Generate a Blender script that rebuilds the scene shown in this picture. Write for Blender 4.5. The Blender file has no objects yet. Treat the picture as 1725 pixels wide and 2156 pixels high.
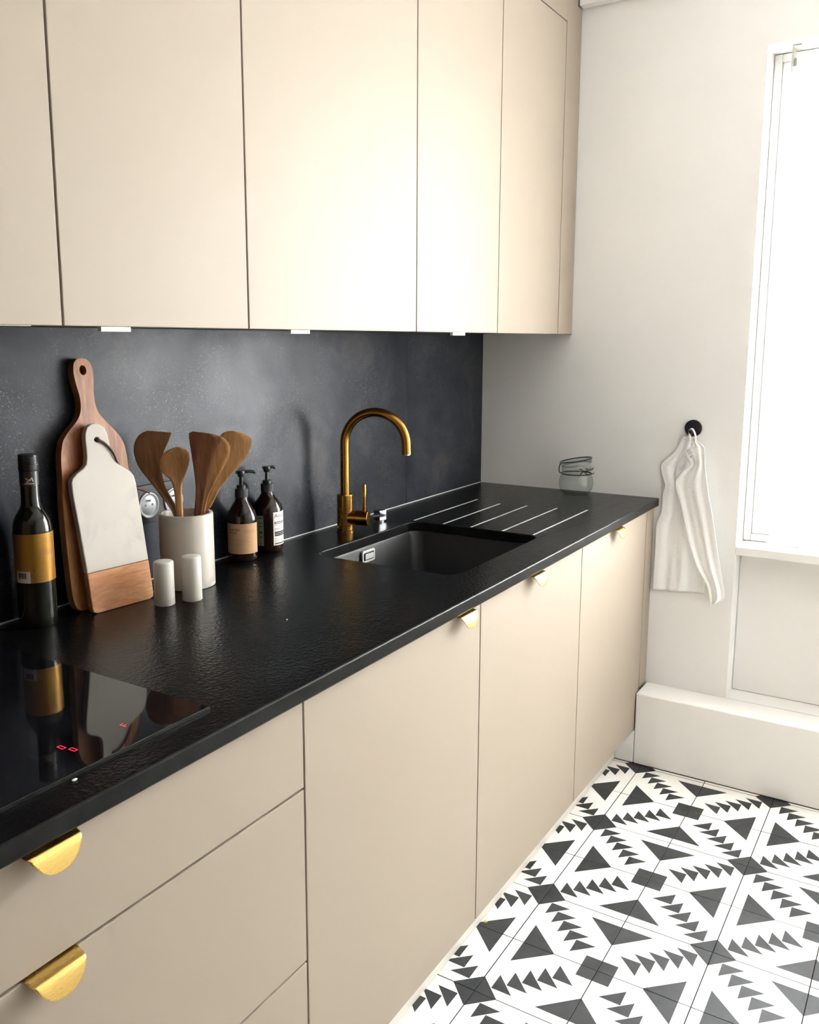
import bpy, bmesh, math, random
from mathutils import Vector, Matrix

C = bpy.context.scene.collection
sc = bpy.context.scene
PI = math.pi
random.seed(7)

# ------------------------------------------------------------------ camera
cam_d = bpy.data.cameras.new('camera')
cam = bpy.data.objects.new('camera', cam_d)
C.objects.link(cam)
CAM = Vector((-2.86674, -1.39994, 1.36543))
YAW, PITCH, ROLL = 0.57718, -0.16404, -0.0035
fw = Vector((math.cos(PITCH)*math.cos(YAW), math.cos(PITCH)*math.sin(YAW), math.sin(PITCH)))
rt = fw.cross(Vector((0, 0, 1))).normalized()
up = rt.cross(fw)
r2 = rt*math.cos(ROLL) + up*math.sin(ROLL)
u2 = up*math.cos(ROLL) - rt*math.sin(ROLL)
m = Matrix((r2, u2, -fw)).transposed().to_4x4()
m.translation = CAM
cam.matrix_world = m
cam_d.sensor_fit = 'AUTO'
cam_d.sensor_width = 36.0
cam_d.lens = 1864.67/2156*36.0
cam_d.shift_x = 77.25/2156
cam_d.shift_y = -47.36/2156
cam_d.clip_start = 0.02
sc.camera = cam

# ------------------------------------------------------------------ world, light, exposure
w = bpy.data.worlds.new('daylight')
sc.world = w
w.use_nodes = True
bg = w.node_tree.nodes['Background']
bg.inputs['Color'].default_value = (0.955, 0.985, 1.0, 1)
bg.inputs['Strength'].default_value = 24.0
pl = bpy.data.lights.new('window_portal', 'AREA')
pl.shape = 'RECTANGLE'
pl.size = 1.5
pl.size_y = 1.33
pl.cycles.is_portal = True
po = bpy.data.objects.new('window_portal', pl)
C.objects.link(po)
po.matrix_world = Matrix(((0, 0, 1, 0.17), (0, 1, 0, -1.5395), (-1, 0, 0, 1.467), (0, 0, 0, 1)))   # shines towards -x
sc.view_settings.view_transform = 'Standard'
sc.view_settings.look = 'None'
sc.view_settings.gamma = 1.0
sc.view_settings.use_curve_mapping = False
sc.view_settings.exposure = 0.98

# ------------------------------------------------------------------ materials
def srgb(r, g, b):
    f = lambda c: (c/255/12.92) if c/255 <= .04045 else ((c/255+.055)/1.055)**2.4
    return (f(r), f(g), f(b), 1)

def new_mat(name, col, rough=.5, metal=0.0, spec=.5):
    m = bpy.data.materials.new(name)
    m.use_nodes = True
    b = m.node_tree.nodes['Principled BSDF']
    b.inputs['Base Color'].default_value = col
    b.inputs['Roughness'].default_value = rough
    b.inputs['Metallic'].default_value = metal
    b.inputs['Specular IOR Level'].default_value = spec
    return m, m.node_tree, b

def nd(t, kind, **kw):
    n = t.nodes.new(kind)
    for k, v in kw.items():
        if k in n.inputs: n.inputs[k].default_value = v
        else: setattr(n, k, v)
    return n

def coords(t, scale=(1, 1, 1), rot=(0, 0, 0)):
    tc = t.nodes.new('ShaderNodeTexCoord')
    mp = t.nodes.new('ShaderNodeMapping')
    mp.inputs['Scale'].default_value = scale
    mp.inputs['Rotation'].default_value = rot
    t.links.new(tc.outputs['Object'], mp.inputs['Vector'])
    return mp.outputs['Vector']

def ramp(t, fac, stops):
    r = t.nodes.new('ShaderNodeValToRGB')
    el = r.color_ramp.elements
    while len(el) < len(stops): el.new(.5)
    for e, (p, c) in zip(el, stops):
        e.position = p; e.color = c
    t.links.new(fac, r.inputs['Fac'])
    return r.outputs['Color']

def noise(t, vec, scale, detail=3, rough=.5, dist=0):
    n = nd(t, 'ShaderNodeTexNoise')
    n.inputs['Scale'].default_value = scale
    n.inputs['Detail'].default_value = detail
    n.inputs['Roughness'].default_value = rough
    n.inputs['Distortion'].default_value = dist
    t.links.new(vec, n.inputs['Vector'])
    return n.outputs['Fac']

def bump(t, b, h, strength=.2, dist=.001):
    n = nd(t, 'ShaderNodeBump')
    n.inputs['Strength'].default_value = strength
    n.inputs['Distance'].default_value = dist
    t.links.new(h, n.inputs['Height'])
    t.links.new(n.outputs['Normal'], b.inputs['Normal'])

def mix(t, fac, a, c2):
    n = t.nodes.new('ShaderNodeMix')
    n.data_type = 'RGBA'
    if isinstance(fac, float): n.inputs[0].default_value = fac
    else: t.links.new(fac, n.inputs[0])
    for i, v in ((6, a), (7, c2)):
        if isinstance(v, tuple): n.inputs[i].default_value = v
        else: t.links.new(v, n.inputs[i])
    return n.outputs[2]

def g(v): return (v, v, v, 1)

M = {}
# painted plaster
m, t, b = new_mat('wall_paint', (.86, .845, .82, 1), .7, 0, .3)
v = coords(t); c = ramp(t, noise(t, v, 3, 4), [(.3, (.85, .835, .81, 1)), (.7, (.87, .855, .83, 1))])
t.links.new(c, b.inputs['Base Color']); bump(t, b, noise(t, v, 260, 2), .12, .0008); M['wall'] = m
m, t, b = new_mat('warm_bounce_paint', (.50, .34, .20, 1), .7, 0, .3)  # tan for the unseen back wall, chosen to bounce warm fill light
v = coords(t); bump(t, b, noise(t, v, 200, 2), .1, .0008); M['warm_bounce_paint'] = m
m, t, b = new_mat('ceiling_paint', (.86, .85, .83, 1), .8, 0, .2)
v = coords(t); bump(t, b, noise(t, v, 200, 2), .1, .0008); M['ceiling'] = m
m, t, b = new_mat('white_gloss_paint', (.88, .86, .83, 1), .35, 0, .5)
v = coords(t); bump(t, b, noise(t, v, 30, 2), .05, .002); M['white_paint'] = m
# cabinet lacquer
m, t, b = new_mat('beige_lacquer', (.322, .268, .214, 1), .58, 0, .34)
v = coords(t); c = ramp(t, noise(t, v, 2.5, 3), [(.3, (.318, .264, .210, 1)), (.7, (.326, .272, .218, 1))])
t.links.new(c, b.inputs['Base Color']); bump(t, b, noise(t, v, 500, 2), .05, .0004); M['cabinet'] = m
m, t, b = new_mat('carcass_board', (.10, .08, .06, 1), .6, 0, .3)
v = coords(t); bump(t, b, noise(t, v, 200, 2), .05, .0005); M['carcass'] = m
m, t, b = new_mat('plinth_white', (.72, .68, .62, 1), .4, 0, .4)
v = coords(t); bump(t, b, noise(t, v, 60, 2), .05, .001); M['plinth'] = m
# backsplash: dark slate stone with pale flecks and cloudy mottling
m, t, b = new_mat('slate_laminate', (.03, .033, .04, 1), .42, 0, .20)
v = coords(t)
cl = ramp(t, noise(t, v, 4.5, 6, .65, .4), [(.36, (.007, .0085, .013, 1)), (.52, (.018, .021, .029, 1)), (.68, (.050, .046, .050, 1))])
vo = nd(t, 'ShaderNodeTexNoise'); vo.inputs['Scale'].default_value = 210; vo.inputs['Detail'].default_value = 2; vo.inputs['Distortion'].default_value = 2.5
t.links.new(v, vo.inputs['Vector'])
fl = ramp(t, vo.outputs['Fac'], [(.60, g(0)), (.70, g(.8))])
msk = ramp(t, noise(t, v, 5, 3, .6), [(.40, g(0)), (.62, g(.75))])
mm = nd(t, 'ShaderNodeMath', operation='MULTIPLY'); t.links.new(fl, mm.inputs[0]); t.links.new(msk, mm.inputs[1])
t.links.new(mix(t, mm.outputs[0], cl, (.24, .23, .22, 1)), b.inputs['Base Color'])
rr = ramp(t, noise(t, v, 6, 4, .6), [(.35, g(.33)), (.7, g(.45))]); t.links.new(rr, b.inputs['Roughness'])
bump(t, b, vo.outputs['Fac'], .05, .0003); M['slate'] = m
# worktop granite, leathered
m, t, b = new_mat('leathered_granite', (.006, .006, .006, 1), .26, 0, .15)
v = coords(t)
c = ramp(t, noise(t, v, 900, 2), [(.58, (.003, .003, .0032, 1)), (.76, (.018, .016, .014, 1))])
t.links.new(c, b.inputs['Base Color'])
rr = ramp(t, noise(t, v, 40, 3), [(.3, g(.22)), (.7, g(.27))]); t.links.new(rr, b.inputs['Roughness'])
bump(t, b, noise(t, v, 170, 2, .5, .3), .5, .0015); M['granite'] = m
m, t, b = new_mat('granite_cut_edge', (.05, .05, .052, 1), .33, 0, .12)
v = coords(t); c = ramp(t, noise(t, v, 30, 4), [(.35, (.003, .003, .003, 1)), (.7, (.010, .010, .010, 1))]); t.links.new(c, b.inputs['Base Color']); M['granite_edge'] = m
m, t, b = new_mat('granite_groove', (.33, .34, .34, 1), .3, 0, .5)
v = coords(t); c = ramp(t, noise(t, v, 200, 3), [(.3, (.25, .26, .26, 1)), (.7, (.38, .39, .39, 1))]); t.links.new(c, b.inputs['Base Color']); M['groove'] = m
m, t, b = new_mat('sink_composite', (.016, .016, .017, 1), .42, 0, .5)
v = coords(t); bump(t, b, noise(t, v, 700, 2), .15, .0005); M['sink'] = m
m, t, b = new_mat('sealant', (.55, .55, .56, 1), .3)
v = coords(t); bump(t, b, noise(t, v, 90, 2), .1, .001); M['sealant'] = m
# hob glass
m, t, b = new_mat('hob_glass', (.004, .004, .005, 1), .035, 0, .5)
v = coords(t); c = ramp(t, noise(t, v, 9, 2), [(.3, (.003, .003, .004, 1)), (.7, (.006, .006, .007, 1))]); t.links.new(c, b.inputs['Base Color']); M['hob'] = m
m, t, b = new_mat('red_display', (.3, 0, .01, 1), .4)
b.inputs['Emission Color'].default_value = (1, .02, .06, 1); b.inputs['Emission Strength'].default_value = .9; M['red'] = m
# metals
def brushed(name, col, rough, axis):
    m, t, b = new_mat(name, col, rough, 1.0)
    v = coords(t, axis)
    n = noise(t, v, 60, 3, .6)
    rr = ramp(t, n, [(.3, g(rough*.8)), (.7, g(min(1, rough*1.3)))]); t.links.new(rr, b.inputs['Roughness'])
    bump(t, b, n, .03, .0001)
    return m
M['brass'] = brushed('brushed_brass', (.60, .41, .13, 1), .28, (2, 80, 80))
M['brass_dark'] = brushed('aged_brass', (.36, .19, .042, 1), .22, (60, 60, 3))
M['steel'] = brushed('polished_steel', (.75, .76, .76, 1), .2, (30, 30, 30))
M['dark_metal'] = brushed('dark_wire', (.06, .06, .055, 1), .35, (30, 30, 30))
m, t, b = new_mat('black_metal', (.012, .010, .018, 1), .35)
v = coords(t); bump(t, b, noise(t, v, 300, 2), .05, .0005); M['black'] = m
m, t, b = new_mat('black_plastic', (.008, .008, .009, 1), .33)
v = coords(t); bump(t, b, noise(t, v, 300, 2), .04, .0005); M['plastic'] = m
m, t, b = new_mat('dark_amber_plastic', (.010, .004, .003, 1), .11, 0, .4)
v = coords(t); c = ramp(t, noise(t, v, 6, 2), [(.3, (.008, .003, .003, 1)), (.7, (.018, .007, .004, 1))]); t.links.new(c, b.inputs['Base Color']); M['amber'] = m
m, t, b = new_mat('dark_olive_glass', (.004, .004, .003, 1), .08, 0, .35)
v = coords(t); c = ramp(t, noise(t, v, 6, 2), [(.3, (.004, .004, .003, 1)), (.7, (.012, .012, .007, 1))]); t.links.new(c, b.inputs['Base Color']); M['bottle'] = m
# socket
m, t, b = new_mat('socket_plate', (.030, .026, .026, 1), .45, 0, .25)
v = coords(t); bump(t, b, noise(t, v, 400, 2), .05, .0003); M['plate'] = m
m, t, b = new_mat('socket_silver', (.30, .31, .31, 1), .4, .15)
v = coords(t); bump(t, b, noise(t, v, 500, 2), .03, .0003); M['silver'] = m
m, t, b = new_mat('satin_silver', (.62, .63, .60, 1), .35, .3)
v = coords(t); bump(t, b, noise(t, v, 500, 2), .03, .0003); M['tab_silver'] = m
# paper
def paper(name, col, col2=None, rough=.6, metal=0):
    m, t, b = new_mat(name, col, rough, metal, .3)
    v = coords(t); c = ramp(t, noise(t, v, 40, 4), [(.3, tuple(x*.93 for x in col[:3])+(1,)), (.7, col)])
    t.links.new(c, b.inputs['Base Color'])
    return m
M['kraft'] = paper('kraft_label', (.46, .28, .145, 1))
M['cream'] = paper('cream_label', (.82, .76, .66, 1))
M['green_label'] = paper('grey_green_label', (.20, .23, .15, 1))
M['gold_label'] = paper('gold_label', (.31, .155, .026, 1), rough=.36, metal=.6)
M['tag'] = paper('price_tag', (.45, .42, .38, 1))
M['ink'] = paper('black_ink', (.02, .018, .016, 1))
M['brown_ink'] = paper('brown_ink', (.16, .09, .04, 1))
M['orange_ink'] = paper('pale_print', (.75, .55, .38, 1))
M['grey_ink'] = paper('grey_ink', (.45, .46, .46, 1))
# marble
def marble(name, base, vein, sc_=9, th=(.46, .50, .54)):
    m, t, b = new_mat(name, base, .38, 0, .4)
    v = coords(t)
    n = noise(t, v, sc_, 5, .55, .8)
    c1 = ramp(t, n, [(th[0]-.03, base), (th[1], vein), (th[2]+.03, base)])
    n2 = noise(t, v, sc_*.6, 3)
    msk = ramp(t, n2, [(.48, g(0)), (.66, g(.8))])
    t.links.new(mix(t, msk, base, c1), b.inputs['Base Color'])
    b.inputs['Subsurface Weight'].default_value = .0
    bump(t, b, noise(t, v, 300, 2), .05, .0004)
    return m
M['marble'] = marble('white_marble', (.44, .40, .345, 1), (.31, .29, .26, 1))
M['marble_vein'] = marble('veined_marble', (.54, .515, .46, 1), (.22, .22, .20, 1), 14, (.43, .5, .57))
M['marble_light'] = marble('pale_marble', (.55, .515, .455, 1), (.46, .43, .39, 1))
# woods
def wood(name, dark, mid, light, scale=(30, 30, 4), rough=.5, rot=(0, 0, 0), wide=6):
    m, t, b = new_mat(name, mid, rough, 0, .35)
    v = coords(t, scale, rot)
    n = noise(t, v, 1.6, 6, .6, 1.2)
    c = ramp(t, n, [(.30, dark), (.48, mid), (.66, light)])
    v2 = coords(t, tuple(s*.28 for s in scale), rot)
    n2 = noise(t, v2, 1.3, 2, .5, .5)
    c2 = ramp(t, n2, [(.35, dark), (.55, mid), (.7, light)])
    fin = noise(t, v, 9, 3)
    cm = mix(t, .5, c, c2)
    f2 = ramp(t, fin, [(.35, g(.82)), (.6, g(1))])
    mm = t.nodes.new('ShaderNodeMix'); mm.data_type = 'RGBA'; mm.blend_type = 'MULTIPLY'; mm.inputs[0].default_value = 1
    t.links.new(cm, mm.inputs[6]); t.links.new(f2, mm.inputs[7])
    t.links.new(mm.outputs[2], b.inputs['Base Color'])
    bump(t, b, fin, .12, .0006)
    return m
M['acacia'] = wood('acacia_wood', (.15, .042, .012, 1), (.33, .12, .038, 1), (.50, .265, .105, 1), (26, 26, 4), .42)
M['acacia_base'] = wood('acacia_base_wood', (.26, .09, .03, 1), (.46, .195, .075, 1), (.66, .42, .20, 1), (4, 40, 26), .42)
M['teak_dark'] = wood('dark_teak', (.11, .045, .015, 1), (.19, .085, .03, 1), (.27, .135, .05, 1), (40, 40, 6), .55)
M['teak'] = wood('teak', (.20, .085, .026, 1), (.35, .165, .055, 1), (.50, .27, .11, 1), (40, 40, 6), .5)
M['teak_red'] = wood('red_teak', (.08, .027, .010, 1), (.15, .052, .018, 1), (.25, .095, .032, 1), (40, 40, 6), .5)
m, t, b = new_mat('leather', (.075, .02, .015, 1), .5)
v = coords(t); bump(t, b, noise(t, v, 900, 3), .3, .0005); M['leather'] = m
# cloth
m, t, b = new_mat('muslin_cloth', (.93, .925, .91, 1), .9, 0, .1)
v = coords(t); vs = coords(t, (1, 1, 2.2))
bump(t, b, noise(t, vs, 70, 4, .6, .5), .35, .003); b.inputs['Sheen Weight'].default_value = .2; M['cloth'] = m
# glass
m = bpy.data.materials.new('clear_glass'); m.use_nodes = True; t = m.node_tree
for n in list(t.nodes): t.nodes.remove(n)
o_ = t.nodes.new('ShaderNodeOutputMaterial'); mx = t.nodes.new('ShaderNodeMixShader'); tr = t.nodes.new('ShaderNodeBsdfTransparent'); gl = t.nodes.new('ShaderNodeBsdfGlossy')
lw = t.nodes.new('ShaderNodeLayerWeight'); lw.inputs['Blend'].default_value = .35
t.links.new(ramp(t, lw.outputs['Facing'], [(.0, (.93, .95, .94, 1)), (.62, (.84, .875, .86, 1)), (.88, (.60, .65, .62, 1)), (1, (.25, .29, .27, 1))]), tr.inputs['Color'])
gl.inputs['Roughness'].default_value = .03; t.links.new(ramp(t, lw.outputs['Facing'], [(.0, g(.05)), (.7, g(.10)), (.95, g(.40)), (1, g(.7))]), mx.inputs[0]); t.links.new(tr.outputs[0], mx.inputs[1]); t.links.new(gl.outputs[0], mx.inputs[2]); t.links.new(mx.outputs[0], o_.inputs[0]); M['glass'] = m
m = bpy.data.materials.new('window_pane'); m.use_nodes = True; t = m.node_tree
for n in list(t.nodes): t.nodes.remove(n)
o_ = t.nodes.new('ShaderNodeOutputMaterial'); mx = t.nodes.new('ShaderNodeMixShader'); tr = t.nodes.new('ShaderNodeBsdfTransparent'); gl = t.nodes.new('ShaderNodeBsdfGlossy')
gl.inputs['Roughness'].default_value = .02; fr = t.nodes.new('ShaderNodeFresnel'); fr.inputs['IOR'].default_value = 1.3
t.links.new(fr.outputs[0], mx.inputs[0]); t.links.new(tr.outputs[0], mx.inputs[1]); t.links.new(gl.outputs[0], mx.inputs[2]); t.links.new(mx.outputs[0], o_.inputs[0]); M['pane'] = m
m, t, b = new_mat('blind_fabric', (.86, .85, .83, 1), .8)
v = coords(t); bump(t, b, noise(t, v, 600, 2), .1, .0004); M['blind'] = m
m = bpy.data.materials.new('blind_screen'); m.use_nodes = True; t = m.node_tree
for n in list(t.nodes): t.nodes.remove(n)
o_ = t.nodes.new('ShaderNodeOutputMaterial'); mx = t.nodes.new('ShaderNodeMixShader'); tr = t.nodes.new('ShaderNodeBsdfTransparent'); tl = t.nodes.new('ShaderNodeBsdfTranslucent'); tl.inputs['Color'].default_value = (.88, .87, .85, 1)
v = coords(t); t.links.new(ramp(t, noise(t, v, 500, 2), [(.3, g(.42)), (.7, g(.48))]), mx.inputs[0])
t.links.new(tr.outputs[0], mx.inputs[1]); t.links.new(tl.outputs[0], mx.inputs[2]); t.links.new(mx.outputs[0], o_.inputs[0]); M['screen'] = m
m, t, b = new_mat('blind_bracket', (.42, .41, .36, 1), .4)
v = coords(t); bump(t, b, noise(t, v, 200, 2), .05, .0004); M['bracket'] = m
# tile cement
m, t, b = new_mat('cream_cement', (.86, .83, .77, 1), .42, 0, .45)
v = coords(t); oi = t.nodes.new('ShaderNodeObjectInfo')
c = ramp(t, noise(t, v, 14, 4), [(.3, (.84, .81, .755, 1)), (.7, (.88, .855, .80, 1))])
t.links.new(c, b.inputs['Base Color']); bump(t, b, noise(t, v, 50, 3), .06, .001); M['tile_cream'] = m
m, t, b = new_mat('charcoal_cement', (.045, .048, .05, 1), .5, 0, .33)
v = coords(t); oi = t.nodes.new('ShaderNodeObjectInfo')
c = ramp(t, noise(t, v, 22, 5, .6), [(.3, (.022, .025, .027, 1)), (.7, (.040, .042, .044, 1))])
c2 = ramp(t, oi.outputs['Random'], [(0, g(.85)), (1, g(1.15))])
mm = t.nodes.new('ShaderNodeMix'); mm.data_type = 'RGBA'; mm.blend_type = 'MULTIPLY'; mm.inputs[0].default_value = 1
t.links.new(c, mm.inputs[6]); t.links.new(c2, mm.inputs[7]); t.links.new(mm.outputs[2], b.inputs['Base Color'])
bump(t, b, noise(t, v, 50, 3), .06, .001); M['tile_dark'] = m
m, t, b = new_mat('dark_grout', (.016, .011, .008, 1), .9, 0, .1)
v = coords(t); bump(t, b, noise(t, v, 300, 2), .2, .001); M['grout'] = m
m, t, b = new_mat('crumb_brass', (.62, .50, .16, 1), .35)
v = coords(t); bump(t, b, noise(t, v, 300, 2), .2, .001); M['crumb'] = m
m, t, b = new_mat('crumb_white', (.85, .82, .75, 1), .6)
v = coords(t); bump(t, b, noise(t, v, 300, 2), .2, .001); M['crumb_white'] = m

# ------------------------------------------------------------------ helpers
def obj(name, bm, mat, parent=None, smooth=None, bevel=0, seg=2, solid=0):
    """bm in world coordinates; links it as ONE mesh object under parent."""
    me = bpy.data.meshes.new(name)
    bmesh.ops.recalc_face_normals(bm, faces=bm.faces[:])
    if parent is not None:
        off = Vector((0, 0, 0)); q = parent
        while q is not None: off += q.location; q = q.parent
        for v_ in bm.verts: v_.co -= off
    if smooth is not None:
        for f_ in bm.faces: f_.smooth = True
        for e_ in bm.edges:
            if len(e_.link_faces) == 2 and e_.calc_face_angle(0) > smooth: e_.smooth = False
    bm.to_mesh(me); bm.free()
    o = bpy.data.objects.new(name, me)
    C.objects.link(o)
    for mm_ in (mat if isinstance(mat, (list, tuple)) else [mat]): me.materials.append(mm_)
    if parent is not None: o.parent = parent
    if solid:
        s_ = o.modifiers.new('solid', 'SOLIDIFY'); s_.thickness = solid; s_.offset = 0
    if bevel:
        b_ = o.modifiers.new('bevel', 'BEVEL'); b_.width = bevel; b_.segments = seg; b_.limit_method = 'ANGLE'; b_.angle_limit = .6
        b_.harden_normals = False
    return o

def tag(o, label=None, cat=None, group=None, kind=None):
    if label: o['label'] = label
    if cat: o['category'] = cat
    if group: o['group'] = group
    if kind: o['kind'] = kind
    return o

def thing(name, label, cat, loc, group=None):
    o = bpy.data.objects.new(name, None); C.objects.link(o)
    o.empty_display_size = .05
    o.location = loc
    return tag(o, label, cat, group)

def box(bm, x0, x1, y0, y1, z0, z1):
    vs = [bm.verts.new((x, y, z)) for x in (x0, x1) for y in (y0, y1) for z in (z0, z1)]
    for a in ((0, 1, 3, 2), (4, 6, 7, 5), (0, 4, 5, 1), (2, 3, 7, 6), (0, 2, 6, 4), (1, 5, 7, 3)):
        bm.faces.new([vs[i] for i in a])
    return bm

def boxbm(*a): return box(bmesh.new(), *a)

def lathe(prof, cx, cy, cz, n=48, bm=None, close=False):
    """prof: (z, r) list; r=0 ends close on the axis."""
    bm = bm or bmesh.new()
    rings = []
    for z, r in prof:
        if r <= 1e-6: rings.append([bm.verts.new((cx, cy, cz+z))])
        else: rings.append([bm.verts.new((cx+r*math.cos(2*PI*i/n), cy+r*math.sin(2*PI*i/n), cz+z)) for i in range(n)])
    pairs = list(zip(rings, rings[1:]))
    if close: pairs.append((rings[-1], rings[0]))
    for a, b_ in pairs:
        for i in range(n):
            j = (i+1) % n
            if len(a) == 1 and len(b_) == 1: continue
            if len(a) == 1: bm.faces.new((a[0], b_[i], b_[j]))
            elif len(b_) == 1: bm.faces.new((a[i], a[j], b_[0]))
            else: bm.faces.new((a[i], a[j], b_[j], b_[i]))
    return bm

def catmull(pts, per=6, closed=False):
    P = [Vector(p) for p in pts]
    n = len(P); out = []
    rng = range(n if closed else n-1)
    for i in rng:
        if closed: p0, p1, p2, p3 = P[(i-1) % n], P[i], P[(i+1) % n], P[(i+2) % n]
        else: p0, p1, p2, p3 = P[max(i-1, 0)], P[i], P[i+1], P[min(i+2, n-1)]
        for k in range(per):
            s = k/per
            out.append(.5*((2*p1) + (p2-p0)*s + (2*p0-5*p1+4*p2-p3)*s*s + (3*p1-p0-3*p2+p3)*s**3))
    if not closed: out.append(P[-1])
    return out

def resample(P, n):
    L = [0]
    for a, b_ in zip(P, P[1:]): L.append(L[-1]+(b_-a).length)
    out = []; j = 0
    for i in range(n):
        s = L[-1]*i/(n-1)
        while j < len(L)-2 and L[j+1] < s: j += 1
        d = L[j+1]-L[j]
        k = (s-L[j])/d if d > 0 else 0
        out.append(P[j].lerp(P[j+1], min(1, max(0, k))))
    return out

def tube(pts, r, n=12, bm=None, caps=True, closed=False):
    bm = bm or bmesh.new()
    P = [Vector(p) for p in pts]; N = len(P)
    rs = r if isinstance(r, (list, tuple)) else [r]*N
    prev = None; rings = []
    for i in range(N):
        if closed: tdir = (P[(i+1) % N]-P[(i-1) % N]).normalized()
        else: tdir = (P[min(i+1, N-1)]-P[max(i-1, 0)]).normalized()
        if prev is None:
            a = Vector((0, 0, 1)) if abs(tdir.z) < .9 else Vector((1, 0, 0))
            nn = tdir.cross(a).normalized()
        else:
            nn = (prev - tdir*prev.dot(tdir)).normalized()
        prev = nn; bb = tdir.cross(nn)
        rings.append([bm.verts.new(P[i]+(nn*math.cos(2*PI*k/n)+bb*math.sin(2*PI*k/n))*rs[i]) for k in range(n)])
    seq = list(zip(rings, rings[1:])) + ([(rings[-1], rings[0])] if closed else [])
    for a, b_ in seq:
        for k in range(n): bm.faces.new((a[k], a[(k+1) % n], b_[(k+1) % n], b_[k]))
    if caps and not closed:
        bm.faces.new(rings[0]); bm.faces.new(rings[-1])
    return bm

def frame(P0, u, v):
    w_ = u.cross(v)
    return lambda a, b_, c_=0: P0 + u*a + v*b_ + w_*c_

def prism(outline, F, w0, w1, bm=None, holes=()):
    """flat board: 2D outline (a,b) extruded between w0 and w1 in frame F; holes are outlines too."""
    bm = bm or bmesh.new()
    ends = []
    for w_ in (w0, w1):
        loops = []; edges = []
        for ol in (outline,)+tuple(holes):
            vs = [bm.verts.new(F(a, b_, w_)) for a, b_ in ol]
            edges += [bm.edges.new((vs[i], vs[(i+1) % len(vs)])) for i in range(len(vs))]
            loops.append(vs)
        if holes: bmesh.ops.triangle_fill(bm, use_beauty=True, use_dissolve=False, edges=edges)
        else: bm.faces.new(loops[0])
        ends.append(loops)
    for la, lb in zip(*ends):
        for i in range(len(la)):
            j = (i+1) % len(la)
            bm.faces.new((la[i], la[j], lb[j], lb[i]))
    return bm

def rrect(x0, x1, y0, y1, r, n=6):
    pts = []
    for cx, cy, a0 in ((x1-r, y1-r, 0), (x0+r, y1-r, PI/2), (x0+r, y0+r, PI), (x1-r, y0+r, 1.5*PI)):
        for k in range(n+1):
            a = a0 + PI/2*k/n
            pts.append((cx+r*math.cos(a), cy+r*math.sin(a)))
    return pts

def toward(cx, cy):
    """unit vectors (facing the camera side of the kitchen, and to its right) at a spot on the worktop"""
    f = Vector((-2.867-cx, -1.4-cy, 0)).normalized()
    return f, Vector((-f.y, f.x, 0))

def label_patch(name, cx, cy, R, t0, t1, z0, z1, mat, parent, thick=.0004, n=24, slant=0):
    """curved paper label; angles measured from the room-facing direction, to the right"""
    f, r_ = toward(cx, cy)
    bm = bmesh.new(); rows = []
    for i in range(n+1):
        a = t0+(t1-t0)*i/n
        d = f*math.cos(a)+r_*math.sin(a)
        rows.append([bm.verts.new(Vector((cx, cy, z))+d*rr_) for rr_, z in ((R, z0), (R+thick, z0), (R+thick, z1), (R, z1))])
    for a, b_ in zip(rows, rows[1:]):
        for k in range(4): bm.faces.new((a[k], a[(k+1) % 4], b_[(k+1) % 4], b_[k]))
    bm.faces.new(rows[0]); bm.faces.new(rows[-1])
    return obj(name, bm, mat, parent, smooth=.6)

def text_bm(txt, size, bold=0):
    cu = bpy.data.curves.new('tmp', 'FONT')
    cu.body = txt; cu.size = size; cu.offset = bold; cu.resolution_u = 3
    o = bpy.data.objects.new('tmp', cu); C.objects.link(o)
    bpy.context.view_layer.update()
    me = o.evaluated_get(bpy.context.evaluated_depsgraph_get()).to_mesh()
    bm = bmesh.new(); bm.from_mesh(me)
    o.evaluated_get(bpy.context.evaluated_depsgraph_get()).to_mesh_clear()
    bpy.data.objects.remove(o); bpy.data.curves.remove(cu)
    return bm

def wrap_bm(bm, cx, cy, R, t0, z0):
    """bend a flat x,y mesh round a bottle: x runs to the right from angle t0, y up from z0"""
    f, r_ = toward(cx, cy)
    for v_ in bm.verts:
        a = t0 + v_.co.x/R
        d = f*math.cos(a)+r_*math.sin(a)
        z = z0+v_.co.y
        v_.co = Vector((cx, cy, z))+d*R
    return bm

def merge(dst, src):
    me = bpy.data.meshes.new('tmp'); src.to_mesh(me); src.free(); dst.from_mesh(me); bpy.data.meshes.remove(me)
    return dst

def flat_bar(x0, x1, y0, y1, n=10):
    bm = bmesh.new(); cols = []
    for i in range(n+1):
        x = x0+(x1-x0)*i/n
        cols.append((bm.verts.new((x, y0, 0)), bm.verts.new((x, y1, 0))))
    for a, b_ in zip(cols, cols[1:]): bm.faces.new((a[0], b_[0], b_[1], a[1]))
    return bm

# ------------------------------------------------------------------ the setting
H = .868            # worktop height
D = .638            # worktop depth
U = .3255           # wall cupboard front plane
ZB = 1.3913         # underside of wall cupboard doors
D2 = .6234          # base cupboard front plane
CEIL = 2.55
XB, YR = -5.6, -2.35
tag(obj('wall_left', boxbm(XB-.15, .45, .0125, .16, -.05, CEIL+.1), M['wall']), kind='structure')
YB = -5.2
bm = boxbm(-2.45, .45, YR-.12, YR, -.05, CEIL+.1); box(bm, -2.57, -2.45, YB, YR, -.05, CEIL+.1); box(bm, XB-.15, -2.57, YB-.12, YB, -.05, CEIL+.1)  # unseen part steps outwards, shaped to weaken light bounced onto the cabinets
tag(obj('wall_right', bm, M['wall']), kind='structure')
tag(obj('wall_back', boxbm(XB-.12, XB, YB, .012, -.05, CEIL+.1), M['warm_bounce_paint']), kind='structure')  # out of view; its tan colour warms the fill from behind
tag(obj('ceiling', boxbm(XB, .40, YB, .012, CEIL, CEIL+.12), M['ceiling']), kind='structure')
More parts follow.
